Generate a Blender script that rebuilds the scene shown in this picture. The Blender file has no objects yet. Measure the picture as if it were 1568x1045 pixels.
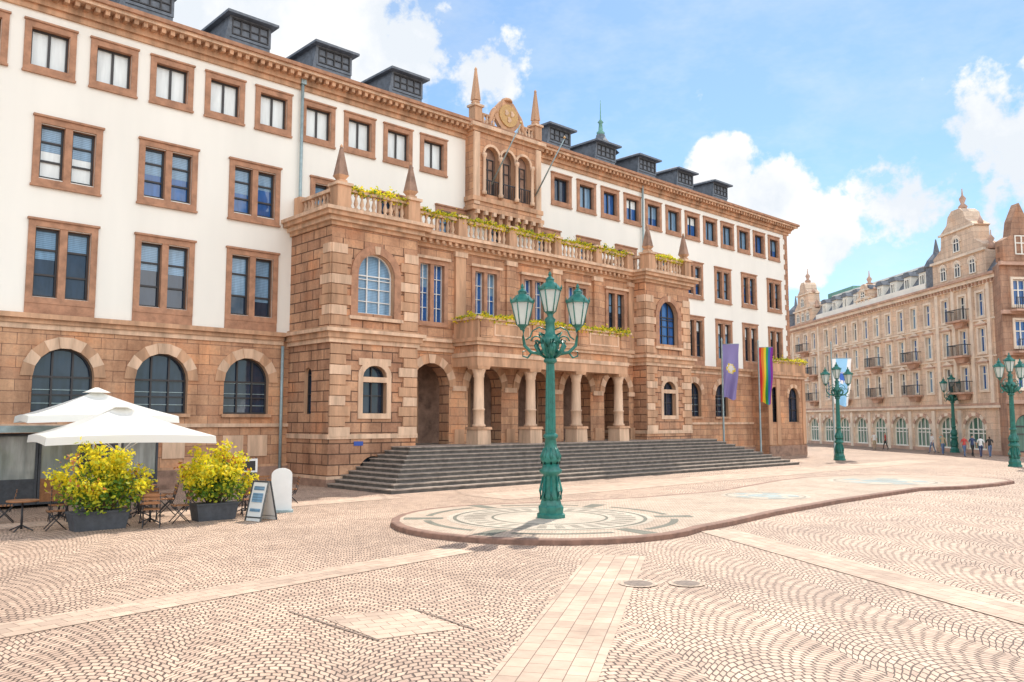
import bpy, math, random, bmesh
from mathutils import Vector, Matrix
random.seed(7)
sc=bpy.context.scene
sc.view_settings.view_transform='Standard'; sc.view_settings.look='None'; sc.view_settings.exposure=0
PI=math.pi
# ---------------------------------------------------------------- materials
def newmat(name):
    m=bpy.data.materials.new(name); m.use_nodes=True; nt=m.node_tree; nt.nodes.clear()
    o=nt.nodes.new("ShaderNodeOutputMaterial"); p=nt.nodes.new("ShaderNodeBsdfPrincipled"); nt.links.new(p.outputs[0],o.inputs[0])
    return m,nt,p
def N(nt,t,**k):
    n=nt.nodes.new(t)
    for a,b in k.items(): setattr(n,a,b)
    return n
def setin(n,i,v):
    if isinstance(v,bpy.types.NodeSocket): n.id_data.links.new(v,n.inputs[i])
    else: n.inputs[i].default_value=v
def math_(nt,op,a,b=0.0,c=0.0,clamp=False):
    n=N(nt,"ShaderNodeMath",operation=op); n.use_clamp=clamp
    setin(n,0,a);setin(n,1,b);setin(n,2,c); return n.outputs[0]
def mix(nt,f,a,b,bt='MIX'):
    n=N(nt,"ShaderNodeMix",data_type='RGBA',blend_type=bt)
    setin(n,0,f);setin(n,6,a);setin(n,7,b); return n.outputs[2]
def c4(c): return (c[0],c[1],c[2],1)
def noise(nt,vec,scale,detail=4,rough=.55):
    n=N(nt,"ShaderNodeTexNoise"); 
    if vec is not None: nt.links.new(vec,n.inputs['Vector'])
    n.inputs['Scale'].default_value=scale;n.inputs['Detail'].default_value=detail;n.inputs['Roughness'].default_value=rough
    return n.outputs[0]
def scaled(nt,vec,s):
    mp=N(nt,"ShaderNodeMapping");mp.inputs['Scale'].default_value=s;nt.links.new(vec,mp.inputs[0]);return mp.outputs[0]
def ramp(nt,f,stops):
    n=N(nt,"ShaderNodeValToRGB"); nt.links.new(f,n.inputs[0]); cr=n.color_ramp
    while len(cr.elements)<len(stops): cr.elements.new(.5)
    for e,(p,c) in zip(cr.elements,stops): e.position=p;e.color=c4(c)
    return n.outputs[0]
def bump(nt,p,h,strength,dist=.02):
    b=N(nt,"ShaderNodeBump"); b.inputs['Strength'].default_value=strength;b.inputs['Distance'].default_value=dist
    nt.links.new(h,b.inputs['Height']);nt.links.new(b.outputs[0],p.inputs['Normal'])
def wallvec(nt,diag=None):
    g=N(nt,"ShaderNodeNewGeometry"); s=N(nt,"ShaderNodeSeparateXYZ"); nt.links.new(g.outputs['Position'],s.inputs[0])
    if diag:
        u=math_(nt,'ADD',math_(nt,'MULTIPLY',s.outputs[0],diag[0]),math_(nt,'MULTIPLY',s.outputs[1],diag[1]))
    else:
        s2=N(nt,"ShaderNodeSeparateXYZ"); nt.links.new(g.outputs['True Normal'],s2.inputs[0])
        k=math_(nt,'GREATER_THAN',math_(nt,'ABSOLUTE',s2.outputs[0]),.6)
        u=math_(nt,'ADD',math_(nt,'MULTIPLY',s.outputs[0],math_(nt,'SUBTRACT',1.0,k)),math_(nt,'MULTIPLY',s.outputs[1],k))
    c=N(nt,"ShaderNodeCombineXYZ"); nt.links.new(u,c.inputs[0]);nt.links.new(s.outputs[2],c.inputs[1])
    return c.outputs[0],g.outputs['Position'],s
def blockstone(name,ca,cb,cm,bw=.95,bh=.42,mort=.012,bs=.6,diag=None,vr=.6,soot=.45):
    m,nt,p=newmat(name); v,pos,s=wallvec(nt,diag)
    b=N(nt,"ShaderNodeTexBrick"); nt.links.new(v,b.inputs['Vector'])
    b.inputs['Scale'].default_value=1;b.inputs['Brick Width'].default_value=bw;b.inputs['Row Height'].default_value=bh
    b.inputs['Mortar Size'].default_value=mort;b.inputs['Mortar Smooth'].default_value=.3;b.inputs['Bias'].default_value=0
    b.inputs['Color1'].default_value=c4(ca);b.inputs['Color2'].default_value=c4(cb);b.inputs['Mortar'].default_value=c4(cm)
    n1=noise(nt,pos,.6,4,.6); n2=noise(nt,pos,9,3,.7); n3=noise(nt,scaled(nt,pos,(1.6,1.6,.22)),1.0,4,.65)
    col=mix(nt,vr,b.outputs[0],ramp(nt,n1,[(.32,(.52,.42,.38)),(.5,(1,1,1)),(.68,(1.22,.93,.72))]),'MULTIPLY')
    col=mix(nt,soot,col,ramp(nt,n3,[(.36,(.38,.33,.31)),(.56,(1,1,1))]),'MULTIPLY')
    col=mix(nt,.45,col,ramp(nt,n2,[(.3,(.62,.58,.55)),(.6,(1.08,1.05,1.0))]),'MULTIPLY')
    nt.links.new(col,p.inputs['Base Color']);p.inputs['Roughness'].default_value=.9
    h=math_(nt,'ADD',math_(nt,'MULTIPLY',b.outputs[1],-1.0),math_(nt,'MULTIPLY',n2,.5))
    bump(nt,p,h,bs,.03); return m
def plain(name,col,rough=.8,var=.25,scale=3,bs=.15,metal=0,streak=False):
    m,nt,p=newmat(name); g=N(nt,"ShaderNodeTexCoord")
    vec=g.outputs['Object']
    if streak: vec=scaled(nt,vec,(1,1,.15))
    n1=noise(nt,vec,scale,4,.65)
    lo=tuple(c*(1-var) for c in col);hi=tuple(min(1,c*(1+var*.5)) for c in col)
    nt.links.new(ramp(nt,n1,[(.3,lo),(.65,hi)]),p.inputs['Base Color'])
    p.inputs['Roughness'].default_value=rough;p.inputs['Metallic'].default_value=metal
    if bs: bump(nt,p,noise(nt,g.outputs['Object'],scale*8,2),bs,.01)
    return m
def leafmat(name,col,tr=.5):
    m,nt,p=newmat(name);p.inputs['Base Color'].default_value=c4(col);p.inputs['Roughness'].default_value=.55
    t=N(nt,"ShaderNodeBsdfTranslucent");t.inputs[0].default_value=c4(tuple(min(1,c*1.15) for c in col))
    x=N(nt,"ShaderNodeMixShader");x.inputs[0].default_value=tr;o=[n for n in nt.nodes if n.type=='OUTPUT_MATERIAL'][0]
    nt.links.new(p.outputs[0],x.inputs[1]);nt.links.new(t.outputs[0],x.inputs[2]);nt.links.new(x.outputs[0],o.inputs[0]);return m
def glass(name,col,spec=.6,rough=.04,var=.4,slats=False):
    m,nt,p=newmat(name); g=N(nt,"ShaderNodeTexCoord")
    n1=noise(nt,scaled(nt,g.outputs['Object'],(3,3,.5)),1.5,3)
    col_=ramp(nt,n1,[(.35,tuple(c*(1-var) for c in col)),(.65,col)])
    if slats:
        wv=N(nt,"ShaderNodeTexWave",wave_type='BANDS',bands_direction='Z');wv.inputs['Scale'].default_value=4.5;nt.links.new(g.outputs['Object'],wv.inputs[0])
        col_=mix(nt,.5,col_,ramp(nt,wv.outputs[1],[(.3,(.45,.45,.45)),(.6,(1.1,1.1,1.1))]),'MULTIPLY')
    nt.links.new(col_,p.inputs['Base Color'])
    p.inputs['Roughness'].default_value=rough;p.inputs['IOR'].default_value=1.6;p.inputs['Specular IOR Level'].default_value=spec
    bump(nt,p,noise(nt,g.outputs['Object'],1.2,2),.08,.05); return m
M={}
M['stone']=blockstone("sandstone_blocks",(.66,.385,.225),(.50,.275,.165),(.26,.145,.095))
M['rust']=blockstone("sandstone_rusticated",(.64,.37,.22),(.47,.255,.155),(.17,.095,.06),bw=1.05,bh=.44,mort=.026,bs=1.0)
M['trim']=plain("sandstone_trim",(.55,.32,.19),.88,.45,1.6,.3,streak=True)
M['trimL']=plain("sandstone_trim_light",(.68,.46,.31),.88,.38,2,.3,streak=True)
M['frame']=plain("window_surround_stone",(.43,.225,.135),.88,.32,2.5,.25)
M['stucco']=plain("white_stucco",(.87,.835,.755),.92,.06,.35,.12,streak=True)
M['plinth']=plain("plinth_stone",(.34,.21,.15),.9,.45,2,.3)
M['gdark']=glass("glass_dark",(.025,.045,.08)); M['gblue']=glass("glass_blue",(.03,.13,.38))
M['gpale']=glass("glass_curtain",(.80,.84,.82),.5,.15,.15); M['gblind']=glass("glass_blind",(.22,.38,.55),.5,.08,.3,True)
M['wood']=plain("window_frame_dark",(.04,.035,.035),.5,.2,8,0); M['woodw']=plain("window_frame_white",(.74,.73,.70),.5,.1,8,0)
M['slate']=plain("slate_roof",(.15,.165,.19),.6,.35,4,.4); M['zinc']=plain("zinc_pipe",(.33,.42,.43),.5,.2,5,0,.3)
M['door']=plain("dark_oak_door",(.05,.028,.018),.6,.4,6,.2); M['iron']=plain("black_iron",(.03,.03,.035),.5,.2,10,0)
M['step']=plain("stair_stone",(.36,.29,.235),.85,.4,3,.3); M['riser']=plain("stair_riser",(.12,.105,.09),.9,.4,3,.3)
M['copper']=plain("green_copper",(.16,.35,.29),.6,.3,6,.2)
M['leafY']=leafmat("leaf_yellow",(.80,.66,.03)); M['leafG']=leafmat("leaf_green",(.12,.24,.03)); M['leafL']=leafmat("leaf_lime",(.52,.55,.04)); M['leafR']=leafmat("leaf_rust",(.45,.16,.05))
M['gold']=plain("gilded_crest",(.55,.33,.12),.5,.3,8,.2)
# ---------------------------------------------------------------- builder
def empty(name,loc=(0,0,0)):
    e=bpy.data.objects.new(name,None); sc.collection.objects.link(e); e.location=loc; e.empty_display_size=.5; return e
class Bd:
    def __init__(s,name,parent=None,o=(0,0,0),u=(1,0,0),n=(0,-1,0)):
        s.name=name;s.parent=parent;s.v=[];s.f=[];s.mi=[];s.ml=[];s.sm=[];s.fr(o,u,n)
    def fr(s,o=(0,0,0),u=(1,0,0),n=(0,-1,0)): s.o=Vector(o);s.u=Vector(u).normalized();s.n=Vector(n).normalized()
    def P(s,u,w,z): return s.o+s.u*u+s.n*w+Vector((0,0,z))
    def m(s,k):
        if k not in s.ml: s.ml.append(k)
        return s.ml.index(k)
    def poly(s,pts,mat,smooth=False):
        b=len(s.v); s.v+=[s.P(*p) for p in pts]; s.f.append(list(range(b,b+len(pts)))); s.mi.append(s.m(mat)); s.sm.append(smooth)
    def raw(s,pts,faces,mat,smooth=False):
        b=len(s.v); s.v+=[Vector(p) for p in pts]
        for f in faces: s.f.append([b+i for i in f]); s.mi.append(s.m(mat)); s.sm.append(smooth)
    def box(s,a,b,c,d,e,f,mat,topmat=None):
        pts=[s.P(x,y,z) for z in (e,f) for x,y in ((a,c),(b,c),(b,d),(a,d))]
        s.raw(pts,[(0,3,2,1),(0,1,5,4),(1,2,6,5),(2,3,7,6),(3,0,4,7)],mat); k=len(s.v)-8
        s.f.append([k+4,k+5,k+6,k+7]); s.mi.append(s.m(topmat or mat)); s.sm.append(False)
    def prism(s,out,w0,w1,mat):   # outline (u,z)
        n=len(out); pts=[s.P(x,w0,z) for x,z in out]+[s.P(x,w1,z) for x,z in out]
        s.raw(pts,[list(range(n)),list(range(2*n-1,n-1,-1))]+[(i,(i+1)%n,n+(i+1)%n,n+i) for i in range(n)],mat)
    def frustum(s,cu,cw,z0,z1,a0,a1,mat,b0=None,b1=None):
        b0=a0 if b0 is None else b0;b1=a1 if b1 is None else b1
        pts=[s.P(cu+x*a0,cw+y*b0,z0) for x,y in((-1,-1),(1,-1),(1,1),(-1,1))]+[s.P(cu+x*a1,cw+y*b1,z1) for x,y in((-1,-1),(1,-1),(1,1),(-1,1))]
        s.raw(pts,[(0,3,2,1),(4,5,6,7),(0,1,5,4),(1,2,6,5),(2,3,7,6),(3,0,4,7)],mat)
    def lathe(s,cu,cw,prof,mat,seg=12,smooth=True,rot=0):
        pts=[];c=s.P(cu,cw,0)
        for r,z in prof:
            for i in range(seg):
                a=2*PI*i/seg+rot; pts.append(c+Vector((r*math.cos(a),r*math.sin(a),z)))
        fs=[(j*seg+i,j*seg+(i+1)%seg,(j+1)*seg+(i+1)%seg,(j+1)*seg+i) for j in range(len(prof)-1) for i in range(seg)]
        s.raw(pts,fs,mat,smooth); b=len(s.v)-len(pts)
        s.f.append([b+i for i in range(seg)][::-1]);s.mi.append(s.m(mat));s.sm.append(False)
        s.f.append([b+(len(prof)-1)*seg+i for i in range(seg)]);s.mi.append(s.m(mat));s.sm.append(False)
    def tube(s,pts,r,mat,seg=6):
        pts=[Vector(p) for p in pts]; rr=r if isinstance(r,(list,tuple)) else [r]*len(pts); vs=[]
        for i,p in enumerate(pts):
            t=(pts[min(i+1,len(pts)-1)]-pts[max(i-1,0)]).normalized()
            a=t.cross(Vector((0,0,1)));
            if a.length<1e-3: a=t.cross(Vector((0,1,0)))
            a.normalize();b=t.cross(a)
            for k in range(seg):
                q=2*PI*k/seg; vs.append(p+(a*math.cos(q)+b*math.sin(q))*rr[i])
        fs=[(j*seg+i,j*seg+(i+1)%seg,(j+1)*seg+(i+1)%seg,(j+1)*seg+i) for j in range(len(pts)-1) for i in range(seg)]
        fs+=[list(range(seg)),[ (len(pts)-1)*seg+i for i in range(seg)]]
        s.raw(vs,fs,mat,True)
    def wall(s,u0,u1,z0,z1,ops,mat,w=0,depth=.3,rev=None):
        rev=rev or mat; US=sorted(set([u0,u1]+[x for o in ops for x in o[:2]]));ZS=sorted(set([z0,z1]+[x for o in ops for x in o[2:4]]))
        for i in range(len(US)-1):
            for j in range(len(ZS)-1):
                a,b,c,d=US[i],US[i+1],ZS[j],ZS[j+1];mu,mz=(a+b)/2,(c+d)/2
                if any(o[0]<mu<o[1] and o[2]<mz<o[3] for o in ops): continue
                s.poly([(a,w,c),(b,w,c),(b,w,d),(a,w,d)],mat)
        for o in ops:
            a,b,c,d=o[:4];rise=o[4] if len(o)>4 else 0;sp=d-rise;W=w-depth
            s.poly([(a,w,c),(a,W,c),(a,W,sp),(a,w,sp)],rev);s.poly([(b,w,c),(b,W,c),(b,W,sp),(b,w,sp)],rev)
            s.poly([(a,w,c),(b,w,c),(b,W,c),(a,W,c)],rev)
            if rise:
                A=s.arc(a,b,sp,rise,14)
                for (x0,y0),(x1,y1) in zip(A,A[1:]):
                    s.poly([(x0,w,y0),(x1,w,y1),(x1,w,d),(x0,w,d)],mat)
                    s.poly([(x0,w,y0),(x1,w,y1),(x1,W,y1),(x0,W,y0)],rev)
            else: s.poly([(a,w,d),(b,w,d),(b,W,d),(a,W,d)],rev)
    def arc(s,a,b,sp,rise,n=14):
        c=(a+b)/2;r=(b-a)/2
        return [(c-r*math.cos(PI*i/n),sp+rise*math.sin(PI*i/n)) for i in range(n+1)]
    def ring(s,a,b,sp,rise,t,w0,w1,mats,n=11,key=None):
        A=s.arc(a,b,sp,rise,n);B=s.arc(a-t,b+t,sp,rise+t,n)
        for i in range(n):
            mt=mats[i%len(mats)];e=0
            if key and i==n//2: mt=key;e=.05
            s.prism([A[i],A[i+1],B[i+1],B[i]],w0,w1+e+(.008 if i%2 else 0),mt)
    def frame(s,a,b,c,d,t,w0,w1,mat):
        s.box(a,a+t,w0,w1,c,d,mat);s.box(b-t,b,w0,w1,c,d,mat);s.box(a+t,b-t,w0,w1,c,c+t,mat);s.box(a+t,b-t,w0,w1,d-t,d,mat)
    def casement(s,a,b,c,d,w,gm,fm,cols=2,tr=(),t=.06,lower=None):
        s.poly([(a,w-.05,c),(b,w-.05,c),(b,w-.05,d),(a,w-.05,d)],gm)
        if lower:
            zz=d-(d-c)*lower[1]; s.poly([(a,w-.045,zz),(b,w-.045,zz),(b,w-.045,d),(a,w-.045,d)],lower[0])
        s.frame(a,b,c,d,t,w-.04,w+.03,fm)
        for k in range(1,cols):
            x=a+(b-a)*k/cols; s.box(x-t*.6,x+t*.6,w-.04,w+.026,c+t,d-t,fm)
        for q in tr:
            z=c+(d-c)*q; s.box(a+t,b-t,w-.04,w+.022,z-t*.5,z+t*.5,fm)
    def archwin(s,a,b,c,sp,rise,w,gm,fm,cols=3,tr=(.5,),t=.07):
        A=s.arc(a,b,sp,rise,14)
        s.poly([(a,w-.05,c),(b,w-.05,c)]+[(x,w-.05,z) for x,z in A[::-1]],gm)
        s.box(a,a+t,w-.04,w+.03,c,sp,fm);s.box(b-t,b,w-.04,w+.03,c,sp,fm);s.box(a+t,b-t,w-.04,w+.03,c,c+t,fm)
        B=s.arc(a+t,b-t,sp,rise-t,14)
        for i in range(14): s.prism([B[i],B[i+1],A[i+1],A[i]],w-.04,w+.03,fm)
        s.box(a+t,b-t,w-.04,w+.028,sp-t*.7,sp+t*.3,fm)
        r=(b-a)/2
        for k in range(1,cols):
            x=a+(b-a)*k/cols; h=rise*math.sqrt(max(0,1-((x-(a+b)/2)/r)**2))
            s.box(x-t*.5,x+t*.5,w-.04,w+.024,c+t,sp+h-t*.5,fm)
        for q in tr: 
            z=c+(sp-c)*q; s.box(a+t,b-t,w-.04,w+.02,z-t*.35,z+t*.35,fm)
    def leaves(s,fn,n,size,mats):
        for _ in range(n):
            p=Vector(fn());a=Vector((random.gauss(0,1),random.gauss(0,1),random.gauss(0,1))).normalized()
            b=a.cross(Vector((random.gauss(0,1),random.gauss(0,1),random.gauss(0,1)))).normalized();k=size*random.uniform(.6,1.3)
            s.raw([p-a*k,p+b*k*.55,p+a*k,p-b*k*.55],[(0,1,2,3)],random.choice(mats))
    def done(s,loc=None,norm=True):
        me=bpy.data.meshes.new(s.name); me.from_pydata([tuple(x) for x in s.v],[],s.f)
        for k in s.ml: me.materials.append(M[k] if isinstance(k,str) else k)
        me.polygons.foreach_set('material_index',s.mi);me.polygons.foreach_set('use_smooth',s.sm)
        if norm:
            bm=bmesh.new();bm.from_mesh(me);bmesh.ops.recalc_face_normals(bm,faces=bm.faces);bm.to_mesh(me);bm.free()
        me.update(); ob=bpy.data.objects.new(s.name,me); sc.collection.objects.link(ob)
        if s.parent: ob.parent=s.parent
        if loc: ob.location=loc
        return ob
# ================================================================ TOWN HALL
th=empty("town_hall")
Y0=34.0
W=Bd("facade_walls",th,(0,Y0,0)); F=Bd("windows",th,(0,Y0,0)); T=Bd("cornices_and_trim",th,(0,Y0,0))
topw=[5.0+2.28*k for k in range(10)]+[35.3+2.28*k for k in range(12)]
topops=[(x+.24,x+1.53,15.87,17.32) for x in topw]
r2c=[1.55,5.2,8.95,12.72,16.5,20.3,24.0,27.65,31.3,34.95,38.6,42.3,46.0,49.95,53.65,57.3,61.1]
def hw(c): return 1.19 if c<19 else 1.08
ops2=[(c-hw(c)+.24,c+hw(c)-.24,11.7,13.72) for c in r2c]
r3c=[c for c in r2c if c<18 or c>48]
ops3=[(c-hw(c)+.24,c+hw(c)-.24,7.25,9.82) for c in r3c]
W.wall(0,63.4,6.6,18.0,topops+ops2+ops3,'stucco',rev='frame',depth=.28)
for i,x in enumerate(topw):
    a,b=x,x+1.77;z0,z1=15.65,17.55
    F.frame(a,b,z0,z1,.23,0,.07,'frame'); F.box(a-.04,b+.04,.003,.12,z1,z1+.07,'frame')
    F.box(a-.03,b+.03,.003,.11,z0-.08,z0,'frame')
    gm='gpale' if x<27 else random.choice(['gblue','gblind','gdark','gblind'])
    low=None if x<27 else random.choice([None,('gpale',.4),('gblind',.6)])
    F.casement(a+.24,b-.24,z0+.22,z1-.23,-.18,gm,'wood',2,(),.07,low)
def double(c,z0,z1,gm,lowr,apron=False,tr=(.33,.7)):
    h=hw(c);a,b=c-h,c+h
    F.frame(a,b,z0,z1,.23,0,.08,'frame'); F.box(a-.05,b+.05,.003,.14,z1,z1+.08,'frame')
    F.box(c-.13,c+.13,-.25,.05,z0+.23,z1-.23,'frame')
    for q in ((a+.24,c-.13),(c+.13,b-.24)):
        F.casement(q[0],q[1],z0+.3 if not apron else z0+.25,z1-.28,-.18,gm,'wood',1,tr,.07,(lowr[0],lowr[1]*random.uniform(.7,1.3)) if lowr else None)
for c in r2c:
    gm='gpale' if c<10 else ('gblue' if c<19 else random.choice(['gblue','gdark','gblind']))
    double(c,11.42,13.98,gm,('gblind',.5) if 10<c<19 else random.choice([None,('gblind',.5)]))
    F.box(c-hw(c)-.04,c+hw(c)+.04,.003,.12,11.34,11.42,'frame')
for c in r3c:
    gm=random.choice(['gblue','gdark']) if c<48 else random.choice(['gblue','gdark','gblind'])
    double(c,7.0,10.08,gm,random.choice([('gpale',.3),('gblind',.6),('gblind',.4)]),True)
    F.box(c-hw(c),c+hw(c),.0,.06,6.6,7.0,'frame')
# ground floor wings
ga=[(1.55,1.05),(5.3,1.05),(9.2,1.05),(12.8,1.05),(16.4,1.02)]; gb=[(46.2,.85),(49.7,.85),(53.2,.85)]
for lst,u0,u1 in ((ga,0,18.35),(gb,44.25,63.4)):
    o=[(c-r,c+r,3.0,5.4,r) for c,r in lst]
    W.wall(u0,u1,0,6.25,o,'stone',rev='trim',depth=.4)
    for c,r in lst:
        F.ring(c-r,c+r,5.4-r,r,.42,.0,.05,['trim','trimL'],9,key='trimL')
        F.archwin(c-r,c+r,3.0,5.4-r,r,-.25,'gdark','wood',3,(.5,),.07)
        F.box(c-r-.1,c+r+.1,.003,.12,2.86,3.0,'trim')
        for z in (3.35,3.85,4.3): F.box(c-r+.07,c+r-.07,-.29,-.26,z,z+.025,'zinc')
    T.box(u0,u1,0,.10,2.45,2.6,'trimL'); T.box(u0,u1,0,.18,0,.75,'plinth'); T.box(u0,u1,.0,.12,.75,.85,'trim')
for u0,u1 in ((0,18.35-.3),(44.25+.3,63.4)):
    T.box(u0,u1,0,.28,6.42,6.6,'trim');T.box(u0,u1,0,.14,6.25,6.42,'trim');T.box(u0,u1,0,.06,6.05,6.25,'trimL')
for c in (9.2,12.8,16.4,5.3): 
    for k in (-.55,.55): T.box(c+k-.45,c+k+.45,.0,.05,1.2,2.1,'trimL')
# eave cornice
T.box(-.3,63.6,0,.10,17.98,18.2,'trim');T.box(-.3,63.8,0,.22,18.2,18.42,'trim')
x=-.2
while x<63.7: T.box(x,x+.17,.22,.55,18.42,18.62,'trim'); x+=.36
T.box(-.3,64.0,0,.22,18.42,18.62,'trim');T.box(-.5,64.2,-.0,.64,18.62,18.76,'trimL');T.box(-.5,64.3,0,.76,18.76,18.92,'frame')
for k in range(27): 
    z=6.7+k*.42
    if k%2==0: T.box(62.85,63.4,0,.05,z,z+.4,'frame')
    else: T.box(63.05,63.4,0,.05,z,z+.4,'frame')
# roof + body
R_=Bd("roof",th,(0,0,0))
R_.raw([(-.5,33.3,18.93),(64.3,33.3,18.93),(64.3,50,18.93),(-.5,50,18.93),(-.5,41.6,22.6),(60,41.6,22.6)],[(0,1,5,4),(1,2,5),(2,3,4,5),(3,0,4)],'slate')
R_.raw([(0,34.45,0),(0,49.5,0),(63.4,49.5,0),(63.4,34.0,0),(0,34.0,18.0),(0,49.5,18.9),(63.4,49.5,18.9),(63.4,34,18.9),(0,34,0)],[(8,1,5,4),(1,2,6,5),(2,3,7,6)],'stucco')
R_.box(-.3,63.9,-50,-34.3,18.6,18.92,'frame')
R_.done()
D=Bd("roof_dormers",th,(0,35.45,0))
for c in (3.2,7.7,12.2,16.75,21.2,25.7,37.6,42.1,46.6,51.2,55.9):
    D.box(c-1.0,c+1.0,-2.6,0,19.6,21.15,'slate'); D.frame(c-1.02,c+1.02,20.15,21.2,.12,0,.05,'slate')
    D.casement(c-.9,c+.9,20.3,21.05,.04,'gblind','wood',4,(.5,),.05)
    D.frustum(c,-1.2,21.15,21.27,1.25,1.25,'slate',1.6,1.6); D.frustum(c,-1.2,21.27,21.5,1.2,.75,'slate',1.5,1.0)
    D.poly([(c-1.35,.15,19.6),(c-1.0,.05,19.6),(c-1.0,.05,21.1)],'slate')
D.lathe(43.5,-1.6,[(1.3,21.3),(1.0,21.6),(.35,22.4),(.3,22.6)],'slate',8,False)
D.lathe(43.5,-1.6,[(.22,22.5),(.3,22.75),(.16,22.9),(.12,23.4),(.22,23.5),(.05,23.7),(.02,25.1)],'copper',8)
D.done()
T.lathe(18.62,.18,[(.075,6.6),(.075,18.4)],'zinc',8);T.lathe(43.95,.18,[(.07,12),(.07,18.4)],'zinc',8);T.lathe(17.95,.18,[(.07,.2),(.07,6.0)],'zinc',8)
T.box(18.5,18.75,.1,.3,18.2,18.42,'zinc')
# oriel loggia
O=Bd("oriel_loggia",th,(31.15,33.35,0))
hwO=2.55
arch3=[(-1.75+i*1.22,-1.75+i*1.22+1.06,15.0,17.7,.53) for i in range(3)]
O.wall(-hwO,hwO,14.2,18.35,arch3,'stone',rev='trim',depth=.3)
O.fr((31.15-hwO,34,0),(0,-1,0),(-1,0,0));O.wall(0,.65,14.2,18.35,[],'stone')
O.fr((31.15+hwO,34,0),(0,-1,0),(1,0,0));O.wall(0,.65,14.2,18.35,[],'stone')
O.fr((31.15,33.35,0))
O.box(-hwO+.1,hwO-.1,-.648,-.35,14.9,18.1,'plinth')
for i in range(3):
    c=-1.75+i*1.22+.53
    O.casement(c-.42,c+.42,15.1,17.1,-.33,'gdark','wood',2,(.7,),.06); O.ring(c-.53,c+.53,17.17,.53,.14,0,.05,['trimL'],9)
    for k in range(7): O.box(c-.5+k*.16,c-.5+k*.16+.03,.02,.05,15.0,15.75,'iron')
    O.box(c-.53,c+.53,.01,.06,15.75,15.8,'iron')
for x in (-1.83,-.61,.61,1.83):
    O.lathe(x,.1,[(.15,14.9),(.15,15.1),(.1,15.15),(.09,16.95),(.15,17.05),(.15,17.2)],'trimL',10)
for x in (-2.35,2.35): O.box(x-.2,x+.2,0,.12,14.3,18.3,'trimL')
O.box(-hwO-.12,hwO+.12,-.6,.16,14.5,14.75,'trim');O.box(-hwO-.05,hwO+.05,-.6,.08,14.2,14.5,'stone')
O.box(-hwO-.15,hwO+.15,-.6,.2,13.98,14.2,'trim')
for k in range(9):
    x=-2.4+k*.6; O.prism([(x-.12,13.98),(x+.12,13.98),(x+.12,13.4),(x-.12,13.25)],-.6,.1-.0,'trim'); O.box(x-.1,x+.1,.1,.3,14.0-.25,13.98,'trimL')
O.box(-hwO-.1,hwO+.1,-.6,.12,18.35,18.55,'trim');O.box(-hwO-.25,hwO+.25,-.6,.3,18.55,18.75,'trimL')
O.box(-hwO,hwO,-.6,.1,18.75,18.9,'trim')
def baluster(B,x,w,z0,h,mat='trimL'):
    B.lathe(x,w,[(.09,z0),(.09,z0+.08*h),(.05,z0+.14*h),(.105,z0+.36*h),(.045,z0+.72*h),(.08,z0+.86*h),(.09,z0+h)],mat,8)
for k in range(5): baluster(O,-2.0+k*.25,-.1,18.9,.5);baluster(O,1.0+k*.25,-.1,18.9,.5)
O.box(-2.1,-.85,-.2,0,19.4,19.5,'trim');O.box(.85,2.1,-.2,0,19.4,19.5,'trim')
for x in (-2.3,2.3):
    O.frustum(x,-.1,18.9,19.7,.26,.26,'trim');O.frustum(x,-.1,19.7,19.82,.34,.34,'trimL');O.lathe(x,-.1,[(.16,19.82),(.26,20.0),(.12,20.15)],'trim',8)
    O.frustum(x,-.1,20.1,21.8,.2,.05,'trim');O.lathe(x,-.1,[(.05,21.78),(.09,21.86),(.02,21.98)],'trim',8)
sh=[(.95*math.cos(t)*(1.0+.12*math.cos(4*t)),19.75+.95*math.sin(t)) for t in [2*PI*i/24 for i in range(24)]]
O.prism(sh,-.22,.02,'trim'); O.prism([(.65*math.cos(t)*(1+.08*math.cos(2*t)),19.77+.65*math.sin(t)) for t in [2*PI*i/20 for i in range(20)]],.02,.1,'gold')
for a,b in ((-.2,.15),(.22,.15),(0,-.22)):
    O.prism([(a+.13*math.cos(t)*(1+.4*math.cos(3*t)),19.75+b+.17*math.sin(t)) for t in [2*PI*i/12 for i in range(12)]],.1,.15,'trimL')
for sgn in (-1,1): O.tube([O.P(sgn*(.85+.5*k/6),-.1,19.0+.9*math.cos(k/6*PI/2)) for k in range(7)],[.2-.014*k for k in range(7)],'trim',8)
O.lathe(0,-.1,[(.35,20.6),(.3,20.75),(.1,20.85)],'trim',8)
O.tube([(29.9,33.3,15.6),(29.9,31.0,18.4)],[.05,.03],'zinc');O.tube([(33.3,33.3,15.6),(33.3,31.0,18.4)],[.05,.03],'zinc')
O.lathe(29.9-31.15,33.35-31.0,[(.05,18.4),(.08,18.46),(.02,18.55)],'gold',8);O.lathe(33.3-31.15,33.35-31.0,[(.05,18.4),(.08,18.46),(.02,18.55)],'gold',8)
O.done()
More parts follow.
